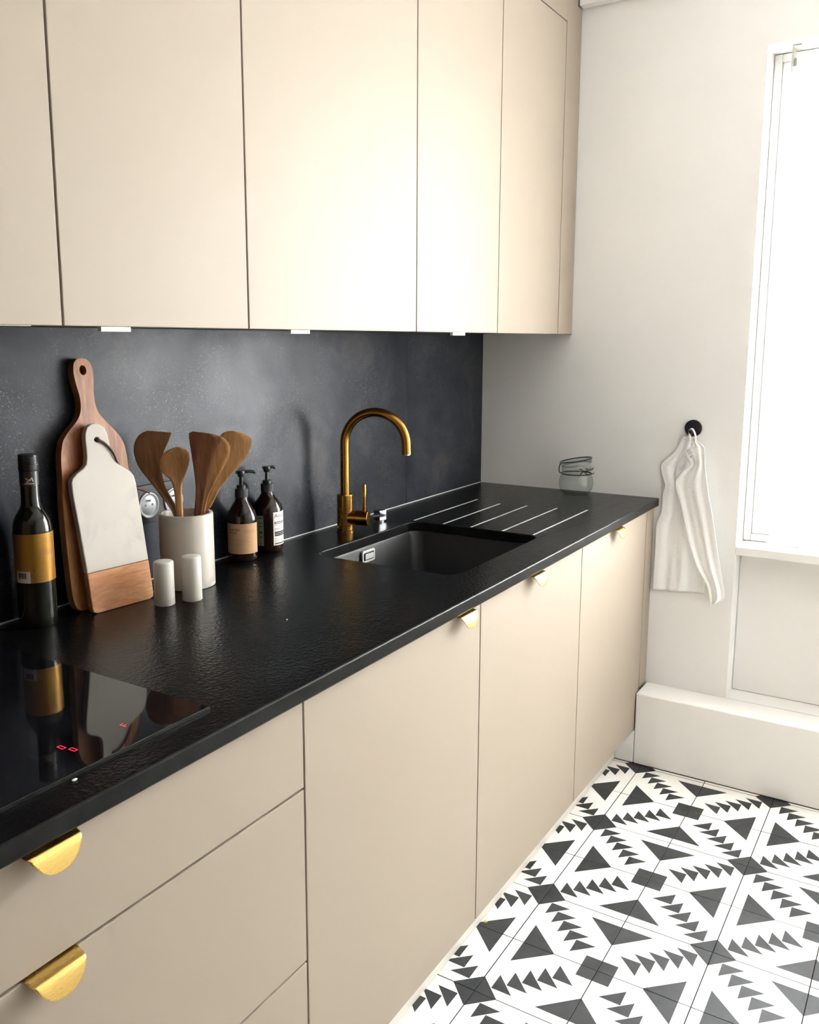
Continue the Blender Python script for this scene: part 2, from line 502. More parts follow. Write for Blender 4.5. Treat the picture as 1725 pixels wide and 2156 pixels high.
# far wall with the window niche (y -0.879 .. -2.0, z 0.24 .. 2.197)
NY0, NY1, NZ1, SILL = -.879, -2.2, 2.197, .737
bm = bmesh.new()
ys = [.012, NY0, NY1, YR]; zs = [-.05, .242, NZ1, CEIL]
for i in range(3):
    for k in range(3):
        if i == 1 and k == 1: continue
        box(bm, 0, .40, ys[i+1], ys[i], zs[k], zs[k+1])
bmesh.ops.remove_doubles(bm, verts=bm.verts[:], dist=1e-5)
wf = tag(obj('wall_far', bm, M['wall']), kind='structure')
tag(obj('wall_under_window', boxbm(.085, .40, NY1, NY0, .242, .7085), M['white_paint'], bevel=.004), kind='structure')
tag(obj('window_sill', boxbm(.0005, .40, NY1+.0005, NY0-.0005, .709, SILL), M['white_paint'], bevel=.003), kind='structure')
# boxed-in pipe run along the foot of the far wall
bm = boxbm(-.118, 0, YR, -.6265, 0, .242); box(bm, -.118, 0, -.6265, -.560, 0, .112)
tag(obj('trim_1', bm, M['white_paint'], bevel=.004), kind='structure')
# shallow bulkhead under the ceiling along the far wall
tag(obj('trim_2', boxbm(-.035, 0, YR, -.3275, 2.396, CEIL), M['white_paint'], bevel=.003), kind='structure')

# window
win = bpy.data.objects.new('window_1', None); C.objects.link(win); win.location = (.1, -1.54, SILL); tag(win, kind='structure')
bm = bmesh.new()
y0, y1, z0, z1 = NY1+.001, NY0-.001, SILL+.002, NZ1-.002
fr_ = .022
box(bm, .105, .165, y1-fr_, y1, z0, z1); box(bm, .105, .165, y0, y0+fr_, z0, z1)
box(bm, .105, .165, y0+fr_, y1-fr_, z0, z0+fr_); box(bm, .105, .165, y0+fr_, y1-fr_, z1-fr_, z1)
obj('window_frame', bm, M['white_paint'], win, bevel=.003)
for a, b_ in ((y0+fr_+.001, -1.5415), (-1.5385, y1-fr_-.001)):
    bm = bmesh.new(); s_ = .024
    box(bm, .112, .150, a, a+s_, z0+fr_+.001, z1-fr_-.001); box(bm, .112, .150, b_-s_, b_, z0+fr_+.001, z1-fr_-.001)
    box(bm, .112, .150, a+s_, b_-s_, z0+fr_+.001, z0+fr_+s_); box(bm, .112, .150, a+s_, b_-s_, z1-fr_-s_, z1-fr_-.001)
    sa = obj('window_sash', bm, M['white_paint'], win, bevel=.003)
    obj('window_pane', boxbm(.128, .134, a+s_, b_-s_, z0+fr_+s_, z1-fr_-s_), M['pane'], sa)

# floor: slab of grout with separate cement tiles let into it
flo = tag(obj('floor', boxbm(XB, 0, YB, .012, -.05, -.0022), M['grout']), kind='structure')
T = .2
TX, TY = -.1326, -.6557
XF, YP = -.1195, -.5655
def clip_poly(poly, ax, lim):
    """keep the part with coordinate[ax] < lim"""
    out = []
    for i in range(len(poly)):
        p, q = poly[i], poly[(i+1) % len(poly)]
        pin, qin = p[ax] < lim, q[ax] < lim
        if pin: out.append(p)
        if pin != qin:
            s = (lim-p[ax])/(q[ax]-p[ax]); out.append((p[0]+(q[0]-p[0])*s, p[1]+(q[1]-p[1])*s))
    return out
e = .0011/.2
MOT = [[(e, e), (.25, e), (e, .25)], [(1-e, 1-e), (.817, 1-e), (.817, .817), (1-e, .817)],
       [(e, 1-e), (e+.128, 1-e), (.128, .632), (.50, 1-e)], [(1-e, e), (1-e, .50), (.632, .128), (1-e, .128)]]
MOT[2] = [(.128, .632), (.50, 1-e), (.128, 1-e)]
MOT[3] = [(.632, .128), (1-e, .128), (1-e, .50)]
for k in range(5):
    c_ = .131+k*.1235
    MOT.append([(c_, c_), (c_+.235, c_+.003), (c_+.003, c_+.235)])
def tile_mesh(flipu, flipv, xlim=None, ylim=None, ox=0, oy=0):
    """tile in local coordinates 0..T; pattern mirrored by its place in the two by two repeat"""
    bm = bmesh.new()
    def put(poly, z, mi, side=False):
        P = [((1-a if flipu else a)*T, (1-b_ if flipv else b_)*T) for a, b_ in poly]
        if xlim is not None: P = clip_poly(P, 0, xlim-ox)
        if ylim is not None: P = clip_poly(P, 1, ylim-oy)
        # clean tiny edges
        Q = []
        for p in P:
            if not Q or (abs(p[0]-Q[-1][0])+abs(p[1]-Q[-1][1])) > 1e-5: Q.append(p)
        if len(Q) < 3: return
        vs = [bm.verts.new((x, y, z)) for x, y in Q]
        f_ = bm.faces.new(vs); f_.material_index = mi
        if f_.normal.z < 0 or (f_.calc_area() and False): pass
        if side:
            lo = [bm.verts.new((x, y, -.0022)) for x, y in Q]
            for i in range(len(vs)):
                j = (i+1) % len(vs); s_ = bm.faces.new((vs[i], vs[j], lo[j], lo[i])); s_.material_index = 1
            bm.faces.new(lo[::-1])
    put([(e, e), (1-e, e), (1-e, 1-e), (e, 1-e)], 0, 0, True)
    for mo in MOT: put(mo, .00012, 1)
    if len(bm.faces) == 0: bm.free(); return None
    for f_ in bm.faces: f_.normal_update()
    bad = [f_ for f_ in bm.faces if f_.normal.z < -.5 and all(v_.co.z > -.001 for v_ in f_.verts)]
    bmesh.ops.reverse_faces(bm, faces=bad)
    me = bpy.data.meshes.new('tile'); bm.to_mesh(me); bm.free()
    me.materials.append(M['tile_cream']); me.materials.append(M['tile_dark'])
    return me
TM = {}
for i in range(-1, 20):                      # i: tiles along x, counted from the far wall
    for j in range(-1, 9):                   # j: tiles away from the cabinets
        ox, oy = TX-(i+1)*T, TY-(j+1)*T
        if ox >= XF or oy+T <= YR: continue
        # node (j,i) parity: diamonds where both are even; u runs along +x, v along +y
        # corners: x=ox is row i+1, y=oy is column j+1
        fu = ((i+1) % 2) != 0     # diamond on the x=ox side when row i+1 is even
        fv = ((j+1) % 2) != 0
        clipx = ox+T > XF; clipy = oy+T > YP
        if clipx or clipy:
            me = tile_mesh(fu, fv, XF if clipx else None, YP if clipy else None, ox, oy)
            if me is None: continue
        else:
            if (fu, fv) not in TM: TM[(fu, fv)] = tile_mesh(fu, fv)
            me = TM[(fu, fv)]
        o = bpy.data.objects.new('tile', me); C.objects.link(o); o.parent = flo
        o.location = (ox, oy, random.uniform(-.0002, .0002))

m, t, b = new_mat('warm_bounce_boards', (.42, .26, .13, 1), .5)
v = coords(t, (3, 30, 3)); c = ramp(t, noise(t, v, 2, 5, .6, 1), [(.3, (.34, .20, .10, 1)), (.7, (.48, .31, .17, 1))]); t.links.new(c, b.inputs['Base Color']); M['warm_boards'] = m
tag(obj('floor_warm_bounce', boxbm(XB, -2.57, YB, YR-.002, -.0020, .0015), M['warm_boards']), kind='structure')  # unseen wood-coloured floor, added to reflect warm light from the rear

# ------------------------------------------------------------------ backsplash
def panel(name, x0, x1, label):
    return tag(obj(name, boxbm(x0, x1, 0, .012, H-.03, ZB+.005), M['slate']), label, 'backsplash', 'dark backsplash panels')
panel('backsplash_panel', -2.75, -.5262, 'long slate-grey backsplash panel behind the tap, soap and cutting boards')
panel('backsplash_panel', -.5255, -.0005, 'short dark backsplash panel in the corner beside the far wall')

# ------------------------------------------------------------------ worktop with sink cut-out and drainer grooves
wt = thing('worktop', 'long black leathered stone worktop with cut-out sink and drainer grooves', 'worktop', (-1.35, -.32, .842))
X0 = -2.74
SX0, SX1, SY0, SY1 = -1.215, -.742, -.535, -.1555
sinkhole = rrect(SX0, SX1, SY0, SY1, .035)
gy = [-.152, -.246, -.331, -.425, -.514]
def slot(x0, x1, y, r, n=6):
    pts = []
    for k in range(n+1):
        a = PI/2+PI*k/n; pts.append((x0+r*math.cos(a), y+r*math.sin(a)))
    for k in range(n+1):
        a = -PI/2+PI*k/n; pts.append((x1+r*math.cos(a), y+r*math.sin(a)))
    return pts
# grooves run on from the sink's edge; each is a shallow channel
grooves = [slot(-.7325, x1, y, .0034) for y, x1 in zip(gy, (-.335, -.365, -.352, -.342, -.322))]
bm = bmesh.new()
outer = [(X0, -D), (-.0008, -D), (-.0008, -.0003), (X0, -.0003)]
def loop(pts, z): return [bm.verts.new((x, y, z)) for x, y in pts]
def ed(vs): return [bm.edges.new((vs[i], vs[(i+1) % len(vs)])) for i in range(len(vs))]
zt, zb = H, .842
lo_t = [loop(outer, zt), loop(sinkhole, zt)]; gr_t = [loop(s_, zt) for s_ in grooves]
E_ = []
for l_ in lo_t+gr_t: E_ += ed(l_)
bmesh.ops.triangle_fill(bm, use_beauty=True, edges=E_)
lo_b = [loop(outer, zb), loop(sinkhole, zb)]
E_ = []
for l_ in lo_b: E_ += ed(l_)
bmesh.ops.triangle_fill(bm, use_beauty=True, edges=E_)
for a, b_ in zip(lo_t, lo_b):
    for i in range(len(a)): f_ = bm.faces.new((a[i], a[(i+1) % len(a)], b_[(i+1) % len(a)], b_[i]))
slab = obj('slab', bm, [M['granite'], M['granite_edge']], wt)
bpy.context.view_layer.update()
for f_ in slab.data.polygons:
    if abs(f_.normal.z) < .5: f_.material_index = 1
bv = slab.modifiers.new('bevel', 'BEVEL'); bv.width = .0028; bv.segments = 2; bv.limit_method = 'ANGLE'; bv.angle_limit = .8; bv.material = 1
for s_, y in zip(grooves, gy):
    bm = bmesh.new()
    a = [bm.verts.new((x, yy, H-.0002)) for x, yy in s_]
    cx = sum(p[0] for p in s_)/len(s_)
    b_ = [bm.verts.new((x-.0012*(1 if x > cx else -1), y+(yy-y)*.45, H-.0022)) for x, yy in s_]
    for i in range(len(a)): bm.faces.new((a[i], a[(i+1) % len(a)], b_[(i+1) % len(a)], b_[i]))
    bm.faces.new(b_)
    g_ = obj('drainer_groove', bm, M['groove'], wt, smooth=.9)
obj('sealant_bead', tube([(X0+.01, -.0022, H+.0014), (-.01, -.0022, H+.0014)], .0016, 8), M['sealant'], wt, smooth=1)

# undermounted sink
sk = thing('kitchen_sink', 'black composite sink bowl sunk into the worktop below the brass tap', 'sink', (-.98, -.345, .66))
bm = bmesh.new()
def ring(pts, z): return [bm.verts.new((x, y, z)) for x, y in pts]
ZS = .8418
levels = [(rrect(SX0-.022, SX1+.022, SY0-.022, SY1+.022, .05), ZS-.006), (rrect(SX0-.022, SX1+.022, SY0-.022, SY1+.022, .05), ZS),
          (rrect(SX0-.003, SX1+.003, SY0-.003, SY1+.003, .036), ZS), (rrect(SX0-.001, SX1+.001, SY0-.001, SY1+.001, .036), ZS-.006),
          (rrect(SX0+.006, SX1-.006, SY0+.006, SY1-.006, .036), .70), (rrect(SX0+.012, SX1-.012, SY0+.012, SY1-.012, .036), .675), (rrect(SX0+.035, SX1-.035, SY0+.035, SY1-.035, .03), .662)]
rs_ = [ring(p_, z_) for p_, z_ in levels]
for a, b_ in zip(rs_, rs_[1:]):
    for i in range(len(a)): bm.faces.new((a[i], a[(i+1) % len(a)], b_[(i+1) % len(a)], b_[i]))
bm.faces.new(rs_[-1])
bm2 = bm
obj('bowl', bm2, M['sink'], sk, smooth=.7, solid=.0)
ov = obj('overflow_plate', prism(rrect(-1.016, -.957, .802, .834, .006), lambda a, b_, c_=0: Vector((a, SY1-.0035+c_, b_)), 0, -.004), M['tab_silver'], sk, bevel=.0008)
obj('overflow_slot', prism(rrect(-1.010, -.963, .808, .828, .003), lambda a, b_, c_=0: Vector((a, SY1-.0035+c_, b_)), -.0035, -.0048), M['black'], ov)
obj('overflow_cover', prism(rrect(-1.006, -.967, .811, .825, .002), lambda a, b_, c_=0: Vector((a, SY1-.0035+c_, b_)), -.004, -.0065), M['tab_silver'], ov)
dr = obj('drain', lathe([(.6632-.66, 0), (.0032, .03), (.0045, .038), (.0045, .042), (.002, .044), (.002, 0)], -.98, -.30, .6605), M['steel'], sk, smooth=.7)

# ------------------------------------------------------------------ hob
hb = thing('induction_hob', 'black glass induction hob with red digits let into the worktop', 'hob', (-2.325, -.32, H))
HX0, HX1, HY0, HY1 = -2.63, -2.0235, -.581, -.060
obj('glass_top', prism(rrect(HX0, HX1, HY0, HY1, .003, 3), lambda a, b_, c_=0: Vector((a, b_, H+c_)), .0002, .0044), M['hob'], hb, bevel=.0008)
obj('steel_edge', boxbm(HX0, HX1, HY0-.0014, HY0-.0001, H+.0002, H+.004), M['dark_metal'], hb)
SEG = {'0': 'abcdef', 'F': 'aefg', '8': 'abcdefg'}
def digit(ch, cx, cy, rot):
    w_, h_, th = .0062, .0115, .0013
    segs = {'a': (-w_/2, w_/2, h_/2-th, h_/2), 'd': (-w_/2, w_/2, -h_/2, -h_/2+th), 'g': (-w_/2, w_/2, -th/2, th/2),
            'f': (-w_/2, -w_/2+th, 0, h_/2), 'b': (w_/2-th, w_/2, 0, h_/2), 'e': (-w_/2, -w_/2+th, -h_/2, 0), 'c': (w_/2-th, w_/2, -h_/2, 0)}
    bm = bmesh.new()
    for s_ in SEG[ch]:
        x0, x1, y0, y1 = segs[s_]
        vs = [bm.verts.new((cx+x*math.cos(rot)-y*math.sin(rot), cy+x*math.sin(rot)+y*math.cos(rot), H+.0046)) for x, y in ((x0, y0), (x1, y0), (x1, y1), (x0, y1))]
        bm.faces.new(vs)
    return bm
for ch, x, y in (('0', -2.2145, -.5135), ('0', -2.2105, -.5305), ('F', -2.128, -.529)):
    obj('display_digit', digit(ch, x, y, 0), M['red'], hb)

# ------------------------------------------------------------------ brass edge pulls
def pull_bm(xc, ztop, yf):
    """half-moon edge pull: a lip over the door's top edge, rolled outwards and down"""
    prof = [(.016, .0), (0.0, .0), (-.0040, -.0006), (-.0085, -.0024), (-.0115, -.0030), (-.0150, -.0034), (-.0185, -.0062), (-.0205, -.0105), (-.0222, -.0165), (-.0236, -.0230), (-.0248, -.0300)]
    prof = [(q.x, q.y) for q in catmull([(a, b_, 0) for a, b_ in prof], 3)]
    L = [0]
    for a, b_ in zip(prof, prof[1:]): L.append(L[-1]+math.hypot(a[0]-b_[0], a[1]-b_[1]))
    s0 = .020; n = 24; Wd = .0350
    bm = bmesh.new(); rows = []
    for (yy, zz), s in zip(prof, L):
        q = max(0, min(1, (s-s0)/(L[-1]-s0)))
        hw = Wd*math.sqrt(max(0, 1-q**2.1)) if q > 0 else Wd
        hw = max(hw, .0015)
        rows.append([bm.verts.new((xc+hw*(2*k/n-1), yf+yy, ztop+zz)) for k in range(n+1)])
    for a, b_ in zip(rows, rows[1:]):
        for k in range(n): bm.faces.new((a[k], a[k+1], b_[k+1], b_[k]))
    return bm
def pull(xc, ztop, yf, parent):
    o = obj('handle', pull_bm(xc, ztop+.0014, yf), M['brass'], parent, smooth=.9)
    s_ = o.modifiers.new('solid', 'SOLIDIFY'); s_.thickness = .0016; s_.offset = -1
    return o

# ------------------------------------------------------------------ base cupboards
YF = -D2; TH = .018
def front(name, x0, x1, z0, z1, parent, yf=YF):
    return obj(name, boxbm(x0+.0018, x1-.0018, yf, yf+TH, z0, z1), M['cabinet'], parent, bevel=.0012)
def carcass(x0, x1, y0, y1, z0, z1, parent, mat=None):
    bm = bmesh.new(); t_ = .016
    box(bm, x0+.0005, x0+t_, y0, y1, z0, z1); box(bm, x1-t_, x1-.0005, y0, y1, z0, z1)
    box(bm, x0+t_, x1-t_, y0, y1, z0, z0+t_)
    box(bm, x0+t_, x1-t_, y1-.01, y1, z0+t_, z1)
    return obj('carcass', bm, mat or M['carcass'], parent)
DZ0, DZ1 = .1145, .8385
c1 = thing('base_cabinet', 'beige base cabinet of three drawers under the hob', 'cabinet', (-2.27, -.3, DZ0))
carcass(-2.67, -1.868, YF+.0185, -.02, DZ0, .8405, c1)
for z0, z1, hx in ((.6965, DZ1, -2.3225), (.4035, .6925, -2.3265), (DZ0, .3995, -2.329)):
    d_ = front('drawer', -2.67, -1.868, z0, z1, c1); pull(hx, z1, YF, d_)
bx = [-1.868, -1.267, -.6665, -.079]
hx = [-1.351, -.990, -.394]
names = ['beige base cabinet next to the drawers, brass pull near its right edge', 'beige base cabinet below the sink with a centred brass pull', 'beige base cabinet next to the far wall with a small brass pull']
for i in range(3):
    c_ = thing('base_cabinet', names[i], 'cabinet', ((bx[i]+bx[i+1])/2, -.3, DZ0), 'beige base cupboards with one door')
    if i < 2: carcass(bx[i], bx[i+1], YF+.0185, -.02, DZ0, .8405 if i == 0 else .64, c_)
    else: carcass(bx[i], bx[i+1]-.045, YF+.0185, -.02, DZ0, .8405, c_)
    d_ = front('door', bx[i], bx[i+1], DZ0, DZ1, c_); pull(hx[i], DZ1, YF, d_)
bm = bmesh.new(); box(bm, -.0772, -.0008, YF, YF+TH, .244, .8405)
tag(obj('filler_panel', bm, M['cabinet'], bevel=.0008), 'narrow beige filler strip between the last base door and far wall', 'panel')
tag(obj('plinth', boxbm(X0, -.1195, -.565, -.549, -.002, .112), M['plinth'], bevel=.001), 'pale recessed plinth under the base cupboards', 'plinth')

# ------------------------------------------------------------------ wall cupboards
ux = [-2.63, -2.0275, -1.625, -1.0245, -.5775, -.1255]
ZT = 2.3245
ulab = ['beige wall cabinet cut off by the left edge of the photograph', 'beige wall cabinet above the cutting boards, with a white tab pull', 'wide beige wall cabinet above the soap bottles and tap',
        'beige wall cabinet above the sink\'s drainer, with the smallest tab pull', 'last full beige wall cabinet before the filler by the far wall']
tabs = [(-2.17, -2.078), (-1.957, -1.899), (-1.498, -1.438), (-.834, -.766), None]
for i in range(5):
    c_ = thing('wall_cabinet', ulab[i], 'cabinet', ((ux[i]+ux[i+1])/2, -.15, ZB), 'beige wall cupboards')
    carcass(ux[i], ux[i+1], -U+TH+.0006, .0, ZB+.004, 2.33, c_)
    d_ = front('door', ux[i], ux[i+1], ZB, ZT, c_, -U)
    if tabs[i]:
        zl = .0075 if i else .0012
        tb = boxbm(tabs[i][0], tabs[i][1], -U+.0035, -U+.012, ZB-zl, ZB-.0002)
        obj('tab_pull', tb, M['white_paint'], d_, bevel=.0006)
bm = boxbm(-.1237, -.0366, -U, -U+TH, ZB, 2.3945); box(bm, -.0366, -.0008, -U, -U+TH, ZB, 2.3945)
box(bm, ux[0], -.1237, -U, -U+TH, ZT+.0035, CEIL-.001); box(bm, -.1237, -.0366, -U, -U+TH, 2.3945, CEIL-.001)
bmesh.ops.remove_doubles(bm, verts=bm.verts[:], dist=1e-5)
tag(obj('filler_panel', bm, M['cabinet'], bevel=.0006), 'beige filler strip beside and above the wall cupboards', 'panel')
tag(obj('underside_panel', boxbm(-.1237, -.0008, -U+TH+.001, -.0003, ZB+.004, ZB+.02), M['cabinet']), 'beige board closing the wall cupboards\' underside in the corner', 'panel')

# ------------------------------------------------------------------ socket
so = thing('double_socket', 'dark double power socket on the backsplash behind the utensil crock', 'socket', (-1.5565, 0, 1.0335))
Fs = lambda a, b_, c_=0: Vector((a, -c_, b_))
obj('plate', prism(rrect(-1.634, -1.4835, .993, 1.074, .004), Fs, .0005, .0085), M['plate'], so, bevel=.001)
for sx in (-1.5925, -1.5215):
    sz = 1.0312
    def disc(prof, n=40):
        bm = bmesh.new(); rings = []
        for y, r in prof:
            rings.append([bm.verts.new((sx+r*math.cos(2*PI*i/n), -y, sz+r*math.sin(2*PI*i/n))) for i in range(n)] if r > 0 else [bm.verts.new((sx, -y, sz))])
        for a, b_ in zip(rings, rings[1:]):
            for i in range(n):
                j = (i+1) % n
                if len(b_) == 1: bm.faces.new((a[i], a[j], b_[0]))
                else: bm.faces.new((a[i], a[j], b_[j], b_[i]))
        return bm
    ou = obj('outlet', disc([(.0086, .0275), (.0112, .0272), (.0116, .0255), (.0102, .0212), (.0098, .0208), (.0102, .0200), (.0102, 0)]), M['silver'], so, smooth=.5)
    for hx_ in (-.0095, .0095):
        obj('pin_hole', prism([(sx+hx_+.0026*math.cos(2*PI*k/16), sz+.0008+.0026*math.sin(2*PI*k/16)) for k in range(16)], Fs, .0101, .0105), M['black'], ou)
    obj('earth_pin', tube([(sx, -.0102, sz+.0105), (sx, -.016, sz+.0105), (sx, -.0172, sz+.0105)], [.0023, .0023, .0012], 12), M['steel'], ou, smooth=.6)

# ------------------------------------------------------------------ tap
tp = thing('kitchen_tap', 'aged brass gooseneck tap behind the sink with side lever', 'tap', (-.9605, -.070, H))
tx_, ty_ = -.9605, -.070
obj('body', lathe([(.0002, 0), (.0002, .0235), (.003, .0235), (.0045, .0215), (.099, .0215), (.1008, .0205), (.1008, .0118), (.1008, 0)], tx_, ty_, H, 48), M['brass_dark'], tp, smooth=.5)
ang = .33; su = Vector((math.sin(ang), -math.cos(ang), 0)); Bp = Vector((tx_, ty_, H))
pts = [(0, .101), (0, .17)] + [(.0832-.0832*math.cos(a), .2365+.0832*math.sin(a)) for a in [PI*k/28 for k in range(0, 29)]] + [(.1672, .212)]
pts = [Bp+su*a+Vector((0, 0, b_)) for a, b_ in pts]
obj('spout', tube(pts, .0117, 28), M['brass_dark'], tp, smooth=.7)
end = pts[-1]; dn = (pts[-1]-pts[-2]).normalized()
obj('aerator', tube([end-dn*.001, end+dn*.0025], .0095, 20), M['steel'], tp, smooth=.6)
cd = Vector((.30, -.954, 0)).normalized(); c0 = Bp+Vector((0, 0, .0385))
cb = obj('lever_housing', tube([c0+cd*.010, c0+cd*.030, c0+cd*.0305, c0+cd*.0312, c0+cd*.0318, c0+cd*.064, c0+cd*.0655], [.0195, .0195, .0187, .0187, .0200, .0200, .0187], 36), M['brass_dark'], tp, smooth=.5)
l0 = c0+cd*.052+Vector((0, 0, .014))
obj('lever', tube([l0, l0+Vector((.0, -.001, .04)), l0+Vector((0, -.002, .0745)), l0+Vector((0, -.002, .0765))], [.0050, .0050, .0050, .0038], 16), M['brass_dark'], tp, smooth=.6)
kb = thing('drain_knob', 'small square polished drain knob beside the brass tap', 'knob', (-.800, -.078, H))
obj('knob_stem', lathe([(.0002, 0), (.0002, .012), (.004, .012), (.004, 0)], -.800, -.078, H), M['steel'], kb, smooth=.5)
kf, kr = toward(-.8, -.078)
kz = .0045
Fk = frame(Vector((-.800, -.078, H+kz)), Vector((.97, -.24, 0)).normalized(), Vector((.24, .97, 0)).normalized())
obj('knob_block', prism(rrect(-.0135, .0135, -.0125, .0125, .0015, 3), Fk, 0, .0285), M['steel_dark'] if 'steel_dark' in M else brushed('smoked_steel', (.42, .42, .44, 1), .10, (30, 30, 30)), kb, bevel=.0015)

# ------------------------------------------------------------------ oil bottle
bxx, byy = -1.9075, -.0548
ob = thing('oil_bottle', 'dark glass bottle with a gold label left of the cutting boards', 'bottle', (bxx, byy, H))
obj('bottle_body', lathe([(.002, 0), (.002, .026), (.0003, .028), (.0006, .031), (.004, .0332), (.02, .0334), (.168, .0336), (.180, .0330), (.190, .0310), (.199, .0275), (.207, .0225), (.214, .0186), (.220, .0166), (.232, .0158), (.262, .0156), (.279, .0154), (.279, 0)], bxx, byy, H, 64), M['bottle'], ob, smooth=.6)
cp = [(.2795, 0), (.2795, .0165), (.2825, .0172), (.2850, .0172), (.2855, .0163)]
z = .2862
while z < .305:
    cp += [(z, .0168), (z+.0014, .0168), (z+.0019, .0161), (z+.0024, .0161)]; z += .0029
cp += [(.3065, .0166), (.3078, .0158), (.3078, 0)]
obj('cap', lathe(cp, bxx, byy, H, 48), M['plastic'], ob, smooth=.6)
obj('neck_band', lathe([(.2785, .0150), (.2785, .0160), (.2535, .0162), (.2535, .0150)], bxx, byy, H, 48, close=True), M['plastic'], ob, smooth=.5)
def neckmark():
    bm = bmesh.new()
    def stroke(pts, w_):
        P = resample(catmull([(a, b_, 0) for a, b_ in pts], 5), 14)
        prev = None
        for i, q in enumerate(P):
            tt = (P[min(i+1, len(P)-1)]-P[max(i-1, 0)]).normalized(); nn = Vector((-tt.y, tt.x, 0))*w_*(.5 if i in (0, 13) else 1)
            c_ = (bm.verts.new(q+nn), bm.verts.new(q-nn))
            if prev: bm.faces.new((prev[0], c_[0], c_[1], prev[1]))
            prev = c_
    stroke([(-.0065, .0045), (-.0050, .0050), (-.0030, .0030), (-.0010, .0000), (-.0020, -.0012), (-.0050, -.0008)], .0005)
    stroke([(.0000, .0042), (.0012, .0005), (.0030, .0030), (.0050, .0060), (.0060, .0015), (.0075, -.0015)], .0006)
    merge(bm, flat_bar(-.0095, .0085, -.0052, -.0044)); merge(bm, flat_bar(-.007, .003, -.0034, -.0029))
    return bm
obj('neck_print', wrap_bm(neckmark(), bxx, byy, .01635, -.02, H+.262), M['orange_ink'], ob)
lb = label_patch('label', bxx, byy, .0338, -1.75, 1.55, H+.0835, H+.1705, M['gold_label'], ob, n=48)
bm = bmesh.new()
for k, (a, b_, z_) in enumerate([(.35, 1.1, .140), (.42, 1.15, .1375), (.35, 1.05, .135), (.45, 1.1, .1325), (.55, 1.2, .155), (.5, 1.15, .160), (-.25, .1, .098), (-.25, .35, .0945), (-.2, .4, .092), (-.1, .5, .0895), (-.25, .55, .087)]):
    R_ = .0344; s_ = flat_bar(0, (b_-a)*R_, 0, .0006, 12); merge(bm, wrap_bm(s_, bxx, byy, R_, a, H+z_))
merge(bm, wrap_bm(text_bm('OLIO', .006), bxx, byy, .0344, .02, H+.1015)) if False else None
dsk = bmesh.new(); bmesh.ops.create_circle(dsk, cap_ends=True, segments=16, radius=.0022); merge(bm, wrap_bm(dsk, bxx, byy, .0344, -.05, H+.106))
tag(obj('lettering', bm, M['brown_ink'], lb), kind='stuff')
tg = label_patch('price_tag', bxx, byy, .0344, -1.05, -.26, H+.084, H+.1045, M['tag'], ob)
bm = bmesh.new()
for k in range(9):
    s_ = flat_bar(0, .0007+.0006*(k % 3), 0, .010, 1); merge(bm, wrap_bm(s_, bxx, byy, .03495, -.95+k*.055, H+.092))
tag(obj('barcode', bm, M['ink'], tg), kind='stuff')

# ------------------------------------------------------------------ cutting boards
lean = math.atan(.044/.47)
P0 = Vector((-1.80, -.062, H)); uu = Vector((1, 0, 0)); vv = Vector((0, math.sin(lean), math.cos(lean)))
F = frame(P0, uu, vv)
wl = [(.0500, .4732), (.0390, .4716), (.0312, .4650), (.0281, .4550), (.0277, .4407), (.0307, .4216), (.0346, .4024), (.0352, .3859), (.0315, .3697), (.0211, .3554), (.0079, .3442), (-.0033, .3343), (-.0140, .3218), (-.0188, .3088), (-.0222, .2956), (-.0243, .2797), (-.0262, .2500), (-.0310, .2015), (-.0335, .1395), (-.0345, .0777), (-.0340, .0334), (-.0290, .0110), (-.0190, .0030), (-.0050, .0008)]
wr = [(.1250, .0008), (.1400, .0050), (.1480, .0160), (.1500, .0386), (.1460, .1000), (.1420, .1700), (.1370, .2200), (.1326, .2557), (.1318, .2820), (.1276, .3042), (.1174, .3224), (.1017, .3394), (.0861, .3548), (.0742, .3696), (.0692, .3867), (.0690, .4117), (.0720, .4324), (.0724, .4531), (.0672, .4650), (.0590, .4715)]
ol = [(q.x, q.y) for q in catmull([(a, b_, 0) for a, b_ in wl+wr], 3, True)]
hole = [(.0495+.0080*math.cos(2*PI*k/20), .4505+.0092*math.sin(2*PI*k/20)) for k in range(20)][::-1]
wb = thing('cutting_board', 'long-handled round-shouldered wooden cutting board leaning on the backsplash', 'cutting board', (-1.75, -.07, H), 'cutting boards leaning on the backsplash')
wz = -.019
bm = prism(ol, lambda a, b_, c_=0: F(a, b_, c_) if True else None, 0, -.0165, holes=(hole,))
obj('board', bm, M['acacia'], wb, bevel=.0035, seg=3)
A = Vector((-1.81966, -.09661, H)); um = Vector((.9958, -.09156, 0)); vm = Vector((.01306, .14203, .98978)).normalized()
Fm = frame(A, um, vm)
mb = thing('cutting_board', 'white marble cutting board with wooden base and leather loop, in front', 'cutting board', (-1.75, -.10, H), 'cutting boards leaning on the backsplash')
mt = [(-.0008, .0775), (-.0040, .1536), (-.0068, .2105), (-.0074, .2316), (-.0066, .2478), (-.0030, .2560), (.0061, .2637), (.0211, .2714), (.0293, .2787), (.0327, .2920), (.0340, .3083), (.0343, .3246), (.0365, .3370), (.0418, .3472), (.0513, .3526), (.0610, .3540), (.0705, .3510), (.0795, .3440), (.0839, .3314), (.0852, .3188), (.0863, .3005), (.0911, .2846), (.0969, .2742), (.1103, .2642), (.1235, .2560), (.1311, .2461), (.1338, .2314), (.1352, .1901), (.1368, .1500), (.1384, .0775)]
hole2 = [(.0590+.0052*math.cos(2*PI*k/16), .3225+.0046*math.sin(2*PI*k/16)) for k in range(16)][::-1]
obj('marble_slab', prism(mt, Fm, 0, -.0135, holes=(hole2,)), M['marble'], mb, bevel=.0020, seg=3)
